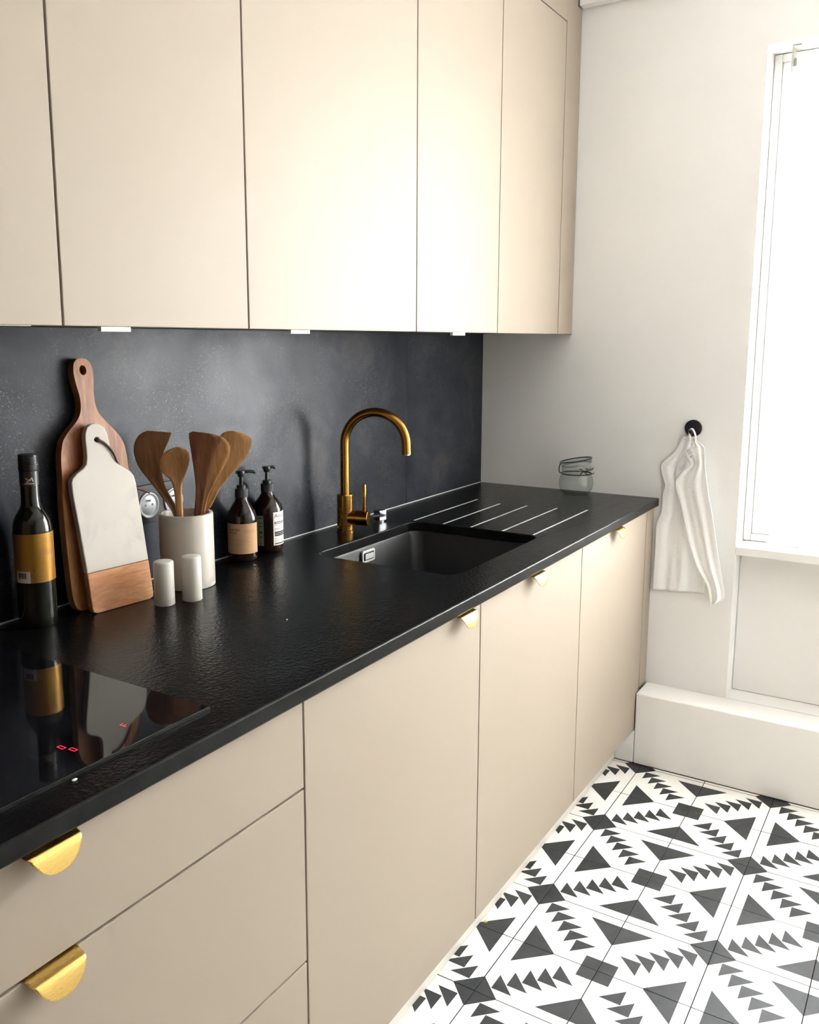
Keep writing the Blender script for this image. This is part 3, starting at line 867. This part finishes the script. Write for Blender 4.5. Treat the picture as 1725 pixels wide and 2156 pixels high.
base = [(.1384, .0769), (-.0008, .0769), (-.0003, .0120), (.0015, .0035), (.0100, .0002), (.1290, .0002), (.1375, .0035), (.1396, .0120)]
obj('wooden_base', prism(base, Fm, 0.0003, -.0138), M['acacia_base'], mb, bevel=.002, seg=3)
st = [Fm(.0590, .3225, -.012), Fm(.0590, .3225, -.001), Fm(.0600, .3218, .0022), Fm(.0709, .3159, .0032), Fm(.0835, .3036, .0026), Fm(.0912, .2902, .0022), Fm(.0959, .2785, .0000), Fm(.1040, .2690, -.0050), Fm(.1200, .2520, -.0170), Fm(.1330, .2290, -.0170), Fm(.1400, .2199, -.0150), Fm(.1506, .2165, -.0120), Fm(.1700, .2075, -.0110)]
obj('leather_loop', tube(catmull(st, 5), .0023, 10), M['leather'], mb, smooth=1)

# ------------------------------------------------------------------ utensil crock and utensils
cx, cy = -1.5706, -.0943
ck = thing('utensil_crock', 'tall white marble crock holding wooden kitchen tools', 'crock', (cx, cy, H))
obj('pot', lathe([(.0003, 0), (.0003, .0545), (.0015, .0558), (.150, .0555), (.1528, .0545), (.1535, .0530), (.1535, .0490), (.1522, .0475), (.150, .0468), (.012, .0465), (.009, .044), (.009, 0)], cx, cy, H, 72), M['marble'], ck, smooth=.5)
uv = Vector((.709685, -.704519, 0)); Cc = Vector((cx, cy, H)); wv = uv.cross(Vector((0, 0, 1)))   # wv points to the room
if wv.y > 0: wv = -wv
def utensil(label, mat, left, right, w_at, thick, cup, n=34, cols=8, cuprange=(0, 1), name='wooden_spatula', cat='spatula', lean_w=0.0):
    L = resample(catmull([(a, b_, 0) for a, b_ in left], 5), n); Rr = resample(catmull([(a, b_, 0) for a, b_ in right], 5), n)
    t_ = thing(name, label, cat, (cx, cy, H+.0095), 'wooden tools in the crock')
    bm = bmesh.new(); fr = []; bk = []
    for i in range(n):
        s = i/(n-1)
        rf, rb = [], []
        wid = (L[i]-Rr[i]).length
        for k in range(cols+1):
            q = L[i].lerp(Rr[i], k/cols); x = 2*k/cols-1
            lo_, hi_ = cuprange
            am = 0
            if lo_ < s < hi_: am = math.sin(PI*(s-lo_)/(hi_-lo_))**.7
            dd = cup*am*(1-x*x)
            hh = q.y
            w0 = w_at + lean_w*(hh-.0095)
            edge = thick*.5*(math.sqrt(max(0, 1-abs(x)**5)))
            p = Cc+uv*q.x+Vector((0, 0, hh))+wv*(w0-dd)
            rf.append(bm.verts.new(p+wv*edge)); rb.append(bm.verts.new(p-wv*edge) if 0 < k < cols else rf[-1])
        fr.append(rf); bk.append(rb)
    for rows in (fr, bk):
        for a, b_ in zip(rows, rows[1:]):
            for k in range(cols):
                try: bm.faces.new([v_ for v_ in (a[k], a[k+1], b_[k+1], b_[k])])
                except ValueError: pass
    for rf, rb in ((fr[0], bk[0]), (fr[-1], bk[-1])):
        for k in range(cols):
            vs = []
            for v_ in (rf[k], rf[k+1], rb[k+1], rb[k]):
                if v_ not in vs: vs.append(v_)
            if len(vs) >= 3:
                try: bm.faces.new(vs)
                except ValueError: pass
    obj('tool', bm, mat, t_, smooth=1.0)
    return t_
# heights from .0105 (resting on the crock's floor) to the top
utensil('wide dark brown wooden spatula with a slanted tip, left end of the crock', M['teak_dark'],
        [(.012, .0105), (-.008, .09), (-.0265, .1476), (-.0347, .1655), (-.048, .1844), (-.0628, .2069), (-.076, .2256), (-.089, .2442), (-.0976, .2661), (-.0992, .2876), (-.0931, .3071), (-.0823, .3176), (-.0700, .3225)],
        [(.024, .0105), (.006, .09), (-.0150, .1472), (-.0190, .1574), (-.0221, .1705), (-.0319, .1893), (-.040, .2079), (-.0444, .2281), (-.0453, .250), (-.0428, .268), (-.0369, .2841), (-.0293, .3001), (-.0225, .317)],
        -.016, .006, .004, lean_w=-.01)
utensil('light brown wooden spoon with a round bowl, in front', M['teak'],
        [(-.018, .0105), (-.0190, .09), (-.0195, .1463), (-.0204, .1667), (-.0206, .1851), (-.0224, .2072), (-.027, .2239), (-.0372, .2333), (-.0455, .2445), (-.0476, .2573), (-.0453, .2699), (-.0388, .2805), (-.028, .2874), (-.0190, .2905)],
        [(-.004, .0105), (-.0048, .09), (-.0052, .1457), (-.0056, .1845), (-.0054, .2121), (-.0022, .2266), (.0036, .2392), (.0085, .2537), (.0117, .2681), (.0096, .2827), (.0040, .2880), (-.0030, .2912), (-.0110, .2921)],
        .020, .009, .009, cuprange=(.66, .99), name='wooden_spoon', cat='spoon', lean_w=.02)
utensil('dark reddish wooden spatula with a straight left corner, right of the spoon', M['teak_red'],
        [(.004, .0105), (.012, .09), (.0162, .1466), (.019, .1743), (.0218, .2019), (.0195, .2387), (.0155, .2753), (.0122, .3062), (.0118, .3170), (.0140, .3215), (.0200, .3222)],
        [(.017, .0105), (.026, .09), (.031, .1469), (.036, .1736), (.0465, .2194), (.0537, .2467), (.0636, .2775), (.0740, .2990), (.0769, .3060), (.0720, .3112), (.0577, .3159)],
        .008, .0045, .002, lean_w=.022)
utensil('orange-brown wooden spatula half hidden behind the dark reddish one', M['teak_red'] if False else M['teak'],
        [(.010, .0105), (.022, .09), (.0290, .1469), (.0333, .1737), (.0438, .2195), (.0500, .2468), (.0545, .2777), (.0600, .3030), (.0664, .3100)],
        [(.023, .0105), (.033, .09), (.0385, .1465), (.0430, .1733), (.0539, .1988), (.0787, .2422), (.0901, .2639), (.0946, .2803), (.0928, .2931), (.0859, .3025), (.0754, .3095)],
        -.002, .0045, .002, lean_w=.012)
utensil('brown wooden spatula with a broad rounded end, furthest right in the crock', M['teak'],
        [(.010, .0105), (.026, .09), (.0320, .1474), (.0380, .164), (.0510, .1913), (.0640, .2276), (.0720, .2568), (.0740, .2824), (.0730, .3000), (.0770, .3120), (.0900, .3180)],
        [(.022, .0105), (.034, .09), (.0410, .1479), (.0490, .1562), (.0585, .1727), (.0719, .1981), (.0907, .2215), (.1094, .2412), (.1281, .2628), (.1377, .2827), (.1408, .2974), (.1347, .3067), (.1168, .3153), (.1000, .3188)],
        -.0080, .0050, .002, lean_w=-.012)

# ------------------------------------------------------------------ shakers
for (x, y, r, h, mt_, lab) in ((-1.6995, -.159, .0196, .0865, 'marble_vein', 'white marble shaker with a grey vein, next to the marble board'), (-1.6484, -.1817, .0196, .0890, 'marble_light', 'plain white marble shaker directly in front of the crock')):
    s_ = thing('salt_shaker', lab, 'shaker', (x, y, H), 'marble salt and pepper shakers')
    obj('shaker_body', lathe([(.0003, 0), (.0003, r-.001), (.0015, r), (h-.004, r-.0002), (h-.0015, r-.0012), (h-.0004, r-.003), (h, r*.6), (h, 0)], x, y, H, 48), M[mt_], s_, smooth=.8)
    for k in range(3):
        a = 2*PI*k/3+.4
        obj('pour_hole', prism([(x+.005*math.cos(a)+.0009*math.cos(2*PI*i/10), y+.005*math.sin(a)+.0009*math.sin(2*PI*i/10)) for i in range(10)], lambda a_, b_, c_=0: Vector((a_, b_, H+h+c_)), .00005, .0001), M['grey_ink'], s_)

# ------------------------------------------------------------------ soap bottles
def soap(x, y, lab, dirv, nl, nb, prof, zc):
    t_ = thing('soap_bottle', lab, 'bottle', (x, y, H), 'dark pump bottles by the backsplash')
    obj('bottle_body', lathe(prof, x, y, H, 64), M['amber'], t_, smooth=.8)
    cp = [(zc, .0110), (zc, .0148), (zc+.001, .0150)]
    col = bmesh.new(); n = 72; rings = []
    for z_, r_ in ((zc, .0110), (zc, .0148), (zc+.0175, .0148), (zc+.0190, .0138), (zc+.0190, .0106), (zc+.026, .0104), (zc+.0275, .0094), (zc+.0275, .0046)):
        rings.append([col.verts.new((x+(r_*(1+(.022 if (i % 2 and r_ > .0147) else 0)))*math.cos(2*PI*i/n), y+(r_*(1+(.022 if (i % 2 and r_ > .0147) else 0)))*math.sin(2*PI*i/n), H+z_)) for i in range(n)])
    for a, b_ in zip(rings, rings[1:]):
        for i in range(n): col.faces.new((a[i], a[(i+1) % n], b_[(i+1) % n], b_[i]))
    obj('collar', col, M['plastic'], t_, smooth=.4)
    pm = obj('pump_head', lathe([(zc+.027, .0042), (zc+.046, .0042), (zc+.0465, .0066), (zc+.052, .0082), (zc+.0585, .0086), (zc+.0600, .0080), (zc+.0606, 0)], x, y, H, 32), M['plastic'], t_, smooth=.6)
    d_ = dirv.normalized(); z_ = H+zc+.0572
    p = Vector((x, y, z_))
    pts = catmull([p-d_*nb, p, p+d_*nl*.55+Vector((0, 0, .0008)), p+d_*nl*.85+Vector((0, 0, -.0003)), p+d_*nl+Vector((0, 0, -.0035))], 4)
    obj('nozzle', tube(pts, [.0036]*(len(pts)-4)+[.0034, .0031, .0029, .0027], 14), M['plastic'], pm, smooth=.8)
    return t_
s1x, s1y = -1.3425, -.0451
s1 = soap(s1x, s1y, 'dark pump bottle with a tan paper label, nearer the crock', Vector((.80, -.60, 0)), .034, .012,
          [(.001, 0), (.001, .028), (.0004, .030), (.002, .0325), (.006, .0340), (.012, .0348), (.095, .0352), (.103, .0345), (.113, .0315), (.122, .0265), (.131, .0210), (.138, .0165), (.143, .0145), (.146, .0135), (.151, .0135), (.151, 0)], .148)
lb = label_patch('label', s1x, s1y, .0354, -1.25, 1.20, H+.0200, H+.0900, M['kraft'], s1, n=40)
bm = bmesh.new(); RR = .0360
merge(bm, wrap_bm(text_bm('meraki', .0105, .0001), s1x, s1y, RR, -.97, H+.0735))
merge(bm, wrap_bm(text_bm('hand soap', .0050, .0002), s1x, s1y, RR, -.95, H+.0680))
for tx0, z_, tt, sz in ((.08, .0745, 'nourishing formula', .0034), (.08, .0700, 'with natural extracts', .0034), (-.95, .0520, 'care for your skin every day', .0036), (-.35, .0475, 'organic ingredients', .0036), (-.95, .0430, 'gentle on hands and fresh', .0036), (-.95, .0385, 'free from colourants', .0036), (.40, .0235, '490 ml / 16 oz', .0036)):
    s_ = flat_bar(0, len(tt)*sz*.45, .0004, .0009, 10); merge(bm, wrap_bm(s_, s1x, s1y, RR, tx0, H+z_))
tag(obj('lettering', bm, M['brown_ink'], lb), kind='stuff')
s2x, s2y = -1.2434, -.0390
s2 = soap(s2x, s2y, 'dark pump bottle with a black and cream label, nearer the tap', Vector((.85, -.5, 0)), .022, .010,
          [(.001, 0), (.001, .026), (.0004, .028), (.002, .0315), (.006, .0342), (.012, .0358), (.020, .0362), (.098, .0365), (.106, .0358), (.115, .0325), (.124, .0270), (.132, .0210), (.138, .0165), (.142, .0145), (.145, .0138), (.150, .0138), (.150, 0)], .1465)
lb = label_patch('label', s2x, s2y, .0367, .36, 1.75, H+.0195, H+.1000, M['cream'], s2, n=30)
bm = bmesh.new(); RR = .0373
merge(bm, wrap_bm(text_bm('Aesop', .0125, .0), s2x, s2y, RR, .45, H+.0870))
def bar(t0, t1, z0, z1): merge(bm, wrap_bm(flat_bar(0, (t1-t0)*RR, 0, z1-z0, 12), s2x, s2y, RR, t0, H+z0))
bar(.44, 1.65, .0745, .0765); bar(.44, .50, .0725, .0745); bar(.44, 1.65, .0710, .0725)
bar(.44, 1.30, .0672, .0678); bar(.44, 1.4, .0592, .0602); bar(.44, 1.2, .0560, .0566)
for k in range(3): bar(.44, 1.65, .0495-k*.0040, .0528-k*.0040)
for k in range(4): bar(.44, 1.5-.07*k, .0365-k*.0030, .0370-k*.0030)
bar(.44, 1.65, .0222, .0250)
tag(obj('lettering', bm, M['ink'], lb), kind='stuff')
lb = label_patch('back_label', s2x, s2y, .0367, -1.6, -.29, H+.0195, H+.0920, M['green_label'], s2, n=30); lb['label'] = 'grey-green narrow label'
bm = bmesh.new()
for k, z_ in enumerate((.086, .074, .066, .052, .050, .040)): bar(-.60+.03*(k % 2), -.36, z_, z_+.0018)
tag(obj('lettering', bm, M['ink'], lb), kind='stuff')

# ------------------------------------------------------------------ clip-top jar
jx, jy = -.0625, -.3800
jr = thing('glass_jar', 'clear glass clip-top jar with its lid ajar near the far wall', 'jar', (jx, jy, H))
jp = [(.0012, 0), (.0012, .030), (.0003, .034), (.0008, .038), (.004, .0425), (.010, .0485), (.020, .0535), (.034, .0555), (.046, .0548), (.056, .0525), (.063, .0495), (.068, .0478), (.086, .0478), (.0885, .0470), (.0890, .0455)]
obj('jar_body', lathe(jp, jx, jy, H, 64), M['glass'], jr, smooth=.8)
jf, jrr = toward(jx, jy)          # hinge on the left, clasp on the right
tilt = .17
def lidF(a, b_, c_):  # a to the right, b to the room, c up
    p = Vector((a+.048, b_, c_))
    q = Vector((p.x*math.cos(tilt)-p.z*math.sin(tilt), p.y, p.x*math.sin(tilt)+p.z*math.cos(tilt)))
    q.x -= .048
    return Vector((jx, jy, H+.0925)) + jrr*q.x + jf*q.y + Vector((0, 0, q.z))
lp = [(-.004, .0435), (.001, .0455), (.001, .0500), (.004, .0512), (.009, .0508), (.0115, .0470), (.0125, .040), (.0105, .034), (.0095, 0)]
bm = lathe(lp, 0, 0, 0, 64)
for v_ in bm.verts: v_.co = lidF(v_.co.x, v_.co.y, v_.co.z)
lid = obj('lid', bm, M['glass'], jr, smooth=.8)
def ringpts(r, z, n=48): return [Vector((jx, jy, H+z))+jrr*r*math.cos(2*PI*i/n)+jf*r*math.sin(2*PI*i/n) for i in range(n)]
obj('seal', tube([lidF(.0475*math.cos(2*PI*i/48), .0475*math.sin(2*PI*i/48), -.002) for i in range(48)], .0018, 8, closed=True), M['silver'], lid, smooth=1)
obj('wire_band', tube(ringpts(.0492, .0685), .0020, 8, closed=True), M['dark_metal'], jr, smooth=1)
obj('wire_band', tube([lidF(.0520*math.cos(2*PI*i/48), .0520*math.sin(2*PI*i/48), .0125) for i in range(48)], .0018, 8, closed=True), M['dark_metal'], jr, smooth=1)
# hinge loop
J = lambda a, b_, c_: Vector((jx, jy, H))+jrr*a+jf*b_+Vector((0, 0, c_))
obj('hinge_wire', tube(catmull([J(-.049, .006, .0685), J(-.0555, .006, .074), J(-.0555, .005, .092), J(-.052, .004, .101), lidF(-.050, .004, .0125)], 5), .0017, 8), M['dark_metal'], jr, smooth=1)
obj('clasp_wire', tube(catmull([J(.012, .0500, .0690), J(.018, .0500, .0780), J(.030, .0460, .0840), J(.044, .0330, .0770), J(.052, .018, .0700), J(.056, .004, .0720)], 5), .0017, 8), M['dark_metal'], jr, smooth=1)
obj('clasp_wire', tube(catmull([J(.010, .0505, .0900), J(.022, .0490, .0840), J(.034, .0420, .0720), J(.046, .0300, .0690)], 5), .0017, 8), M['dark_metal'], jr, smooth=1)
obj('clasp_wire', tube(catmull([J(.030, .0440, .0920), J(.040, .0370, .0850), J(.050, .0240, .0860), J(.054, .0100, .0900)], 5), .0017, 8), M['dark_metal'], jr, smooth=1)

# ------------------------------------------------------------------ wall hook and towel
hk = thing('wall_hook', 'round black wall hook carrying the white towel', 'hook', (0, -.733, 1.099))
obj('hook_disc', tube([(-.0003, -.733, 1.099), (-.0062, -.733, 1.099), (-.0074, -.733, 1.099)], [.0262, .0262, .025], 48), M['black'], hk, smooth=.5)
obj('hook_peg', tube(catmull([(-.0065, -.733, 1.097), (-.020, -.733, 1.090), (-.034, -.733, 1.088), (-.040, -.733, 1.097)], 5), .0056, 16), M['black'], hk, smooth=.9)

tw = thing('tea_towel', 'crumpled white muslin towel hanging from the black hook', 'towel', (-.02, -.73, 1.09))
def sheet(name, rowsL, rowsR, base, amp, folds, seed, nz=60, ny=44, mat=M['cloth'], grow=1.0, lift=0):
    L = resample(catmull([(a, b_, 0) for a, b_ in rowsL], 6), nz); R_ = resample(catmull([(a, b_, 0) for a, b_ in rowsR], 6), nz)
    rnd = random.Random(seed); ph = [rnd.uniform(0, 6.28) for _ in range(6)]
    bm = bmesh.new(); rows = []
    for i in range(nz):
        s = i/(nz-1); row = []
        for k in range(ny+1):
            t_ = k/ny; q = L[i].lerp(R_[i], t_)
            a = amp*(.35+.65*min(1, s*grow))
            d = a*(math.sin(folds*PI*t_+ph[0]+.8*math.sin(3*s+ph[1]))+.45*math.sin(2.3*folds*PI*t_+ph[2]+2*s)+.25*math.sin(9*s+5*t_+ph[3]))
            env = .6+.4*math.sin(PI*t_)
            x = base - (d*env+a*1.6) - lift*math.sin(PI*min(1, s*1.3))*t_
            row.append(bm.verts.new((min(x, -.0015), q.x, q.y)))
        rows.append(row)
    for a, b_ in zip(rows, rows[1:]):
        for k in range(ny): bm.faces.new((a[k], a[k+1], b_[k+1], b_[k]))
    return obj(name, bm, mat, tw, smooth=1.2, solid=.0016)
sheet('cloth_fold', [(-.7150, 1.0720), (-.7028, 1.068), (-.6878, 1.0342), (-.6747, 1.0135), (-.6536, .9934), (-.6401, .975), (-.6407, .9616), (-.650, .930), (-.6564, .9103), (-.6500, .8845), (-.6487, .8243), (-.6352, .7848), (-.6344, .7047), (-.6332, .5652)],
      [(-.7350, 1.0780), (-.742, 1.060), (-.748, 1.040), (-.755, 1.015), (-.760, .990), (-.765, .965), (-.768, .940), (-.772, .910), (-.775, .870), (-.780, .830), (-.785, .780), (-.790, .720), (-.795, .650), (-.7980, .5765)], -.004, .0034, 4, 3)
sheet('cloth_fold', [(-.7376, 1.0740), (-.7290, 1.060), (-.7215, 1.0402), (-.7217, 1.0231), (-.7300, 1.0000), (-.7363, .9859), (-.7121, .963), (-.6977, .9432), (-.6925, .9187), (-.7062, .8784), (-.7175, .8407), (-.7400, .7600), (-.7678, .6775), (-.7950, .630), (-.8102, .6017), (-.8220, .5483)],
      [(-.7433, 1.0700), (-.764, 1.0545), (-.7758, 1.0435), (-.7784, 1.0203), (-.7815, .995), (-.7826, .988), (-.7882, .9557), (-.7953, .9169), (-.8023, .8807), (-.807, .865), (-.819, .805), (-.8339, .7204), (-.8480, .650), (-.8600, .5950), (-.8600, .5720), (-.8446, .5598)], -.026, .0038, 3, 11, lift=.012)
# hanging loop and care label
obj('hanging_loop', tube(catmull([(-.030, -.7460, 1.060), (-.036, -.7480, 1.078), (-.036, -.7415, 1.094), (-.034, -.7345, 1.0985), (-.030, -.7290, 1.092), (-.024, -.7270, 1.078), (-.020, -.7280, 1.062)], 5), .0030, 8), M['cloth'], tw, smooth=1)
Fl = frame(Vector((-.0485, -.7385, 1.0260)), Vector((-.10, -.80, .55)).normalized(), Vector((-.15, .55, .80)).normalized())
cl_ = obj('care_label', prism([(-.011, -.016), (.011, -.016), (.011, .016), (-.011, .016)], Fl, 0, .0006), M['cloth'], tw)
bm = bmesh.new()
for k in range(4):
    q = [(-.008, .010-k*.0045), (.006-.002*(k % 2), .010-k*.0045), (.006-.002*(k % 2), .0118-k*.0045), (-.008, .0118-k*.0045)]
    prism(q, Fl, .0007, .0008, bm); prism(q, Fl, -.0002, -.0001, bm)
prism([(-.008, -.014), (.002, -.014), (.002, -.008), (-.008, -.008)], Fl, .0007, .0008, bm); prism([(-.008, -.014), (.002, -.014), (.002, -.008), (-.008, -.008)], Fl, -.0002, -.0001, bm)
tag(obj('lettering', bm, M['grey_ink'], cl_), kind='stuff')

# ------------------------------------------------------------------ roller blind
rb = thing('roller_blind', 'white translucent roller blind lowered over the bright window', 'blind', (.062, -1.54, 2.16))
obj('roller', tube([(.062, -.950, 2.152), (.062, -2.150, 2.152)], .019, 32), M['blind'], rb, smooth=.6)
obj('bottom_bar', boxbm(.0760, .0835, -2.145, -.955, .7395, .752), M['blind'], rb, bevel=.001)
for y in (-.9395, -2.160):
    bm = boxbm(.038, .088, y-.002, y+.002, 2.125, 2.1965); box(bm, .038, .088, y-.022, y-.002, 2.1925, 2.1965)
    br = obj('bracket', bm, M['bracket'], rb, bevel=.0006)
obj('chain_wheel', tube([(.062, -.9435, 2.152), (.062, -.9490, 2.152)], [.014, .014], 24), M['bracket'], rb, smooth=.6)
bm = bmesh.new()
for x_ in (.050, .074):
    for k in range(110):
        mt_ = Matrix.Translation((x_, -.9465, 2.150-.0085*k)); bmesh.ops.create_icosphere(bm, subdivisions=1, radius=.0021, matrix=mt_)
obj('fabric', boxbm(.0795, .0799, -2.14, -.960, .752, 2.150), M['screen'], rb)
tag(obj('bead_chain', bm, M['blind'], rb, smooth=2), kind='stuff')

# ------------------------------------------------------------------ crumbs
def crumb(x, y, z, r, mat, label, sx=1.6):
    bm = bmesh.new(); bmesh.ops.create_icosphere(bm, subdivisions=2, radius=r)
    for v_ in bm.verts:
        v_.co = Vector((v_.co.x*sx, v_.co.y, max(v_.co.z*.7, -r*.5)))*(1+random.uniform(-.12, .12)) + Vector((0, 0, 0))
    zm = min(v_.co.z for v_ in bm.verts)
    for v_ in bm.verts: v_.co += Vector((x, y, z-zm+.0001))
    return tag(obj('crumb', bm, mat, smooth=1), label, 'crumb')
crumb(-1.115, -.577, 0.0003, .0042, M['crumb'], 'tiny yellow crumb on the floor tiles by the plinth')
crumb(-2.256, -.590, H, .0022, M['crumb_white'], 'white crumb on the worktop in front of the hob')
crumb(-1.650, -.420, H, .0010, M['crumb_white'], 'tiny white speck alone in the middle of the black worktop')
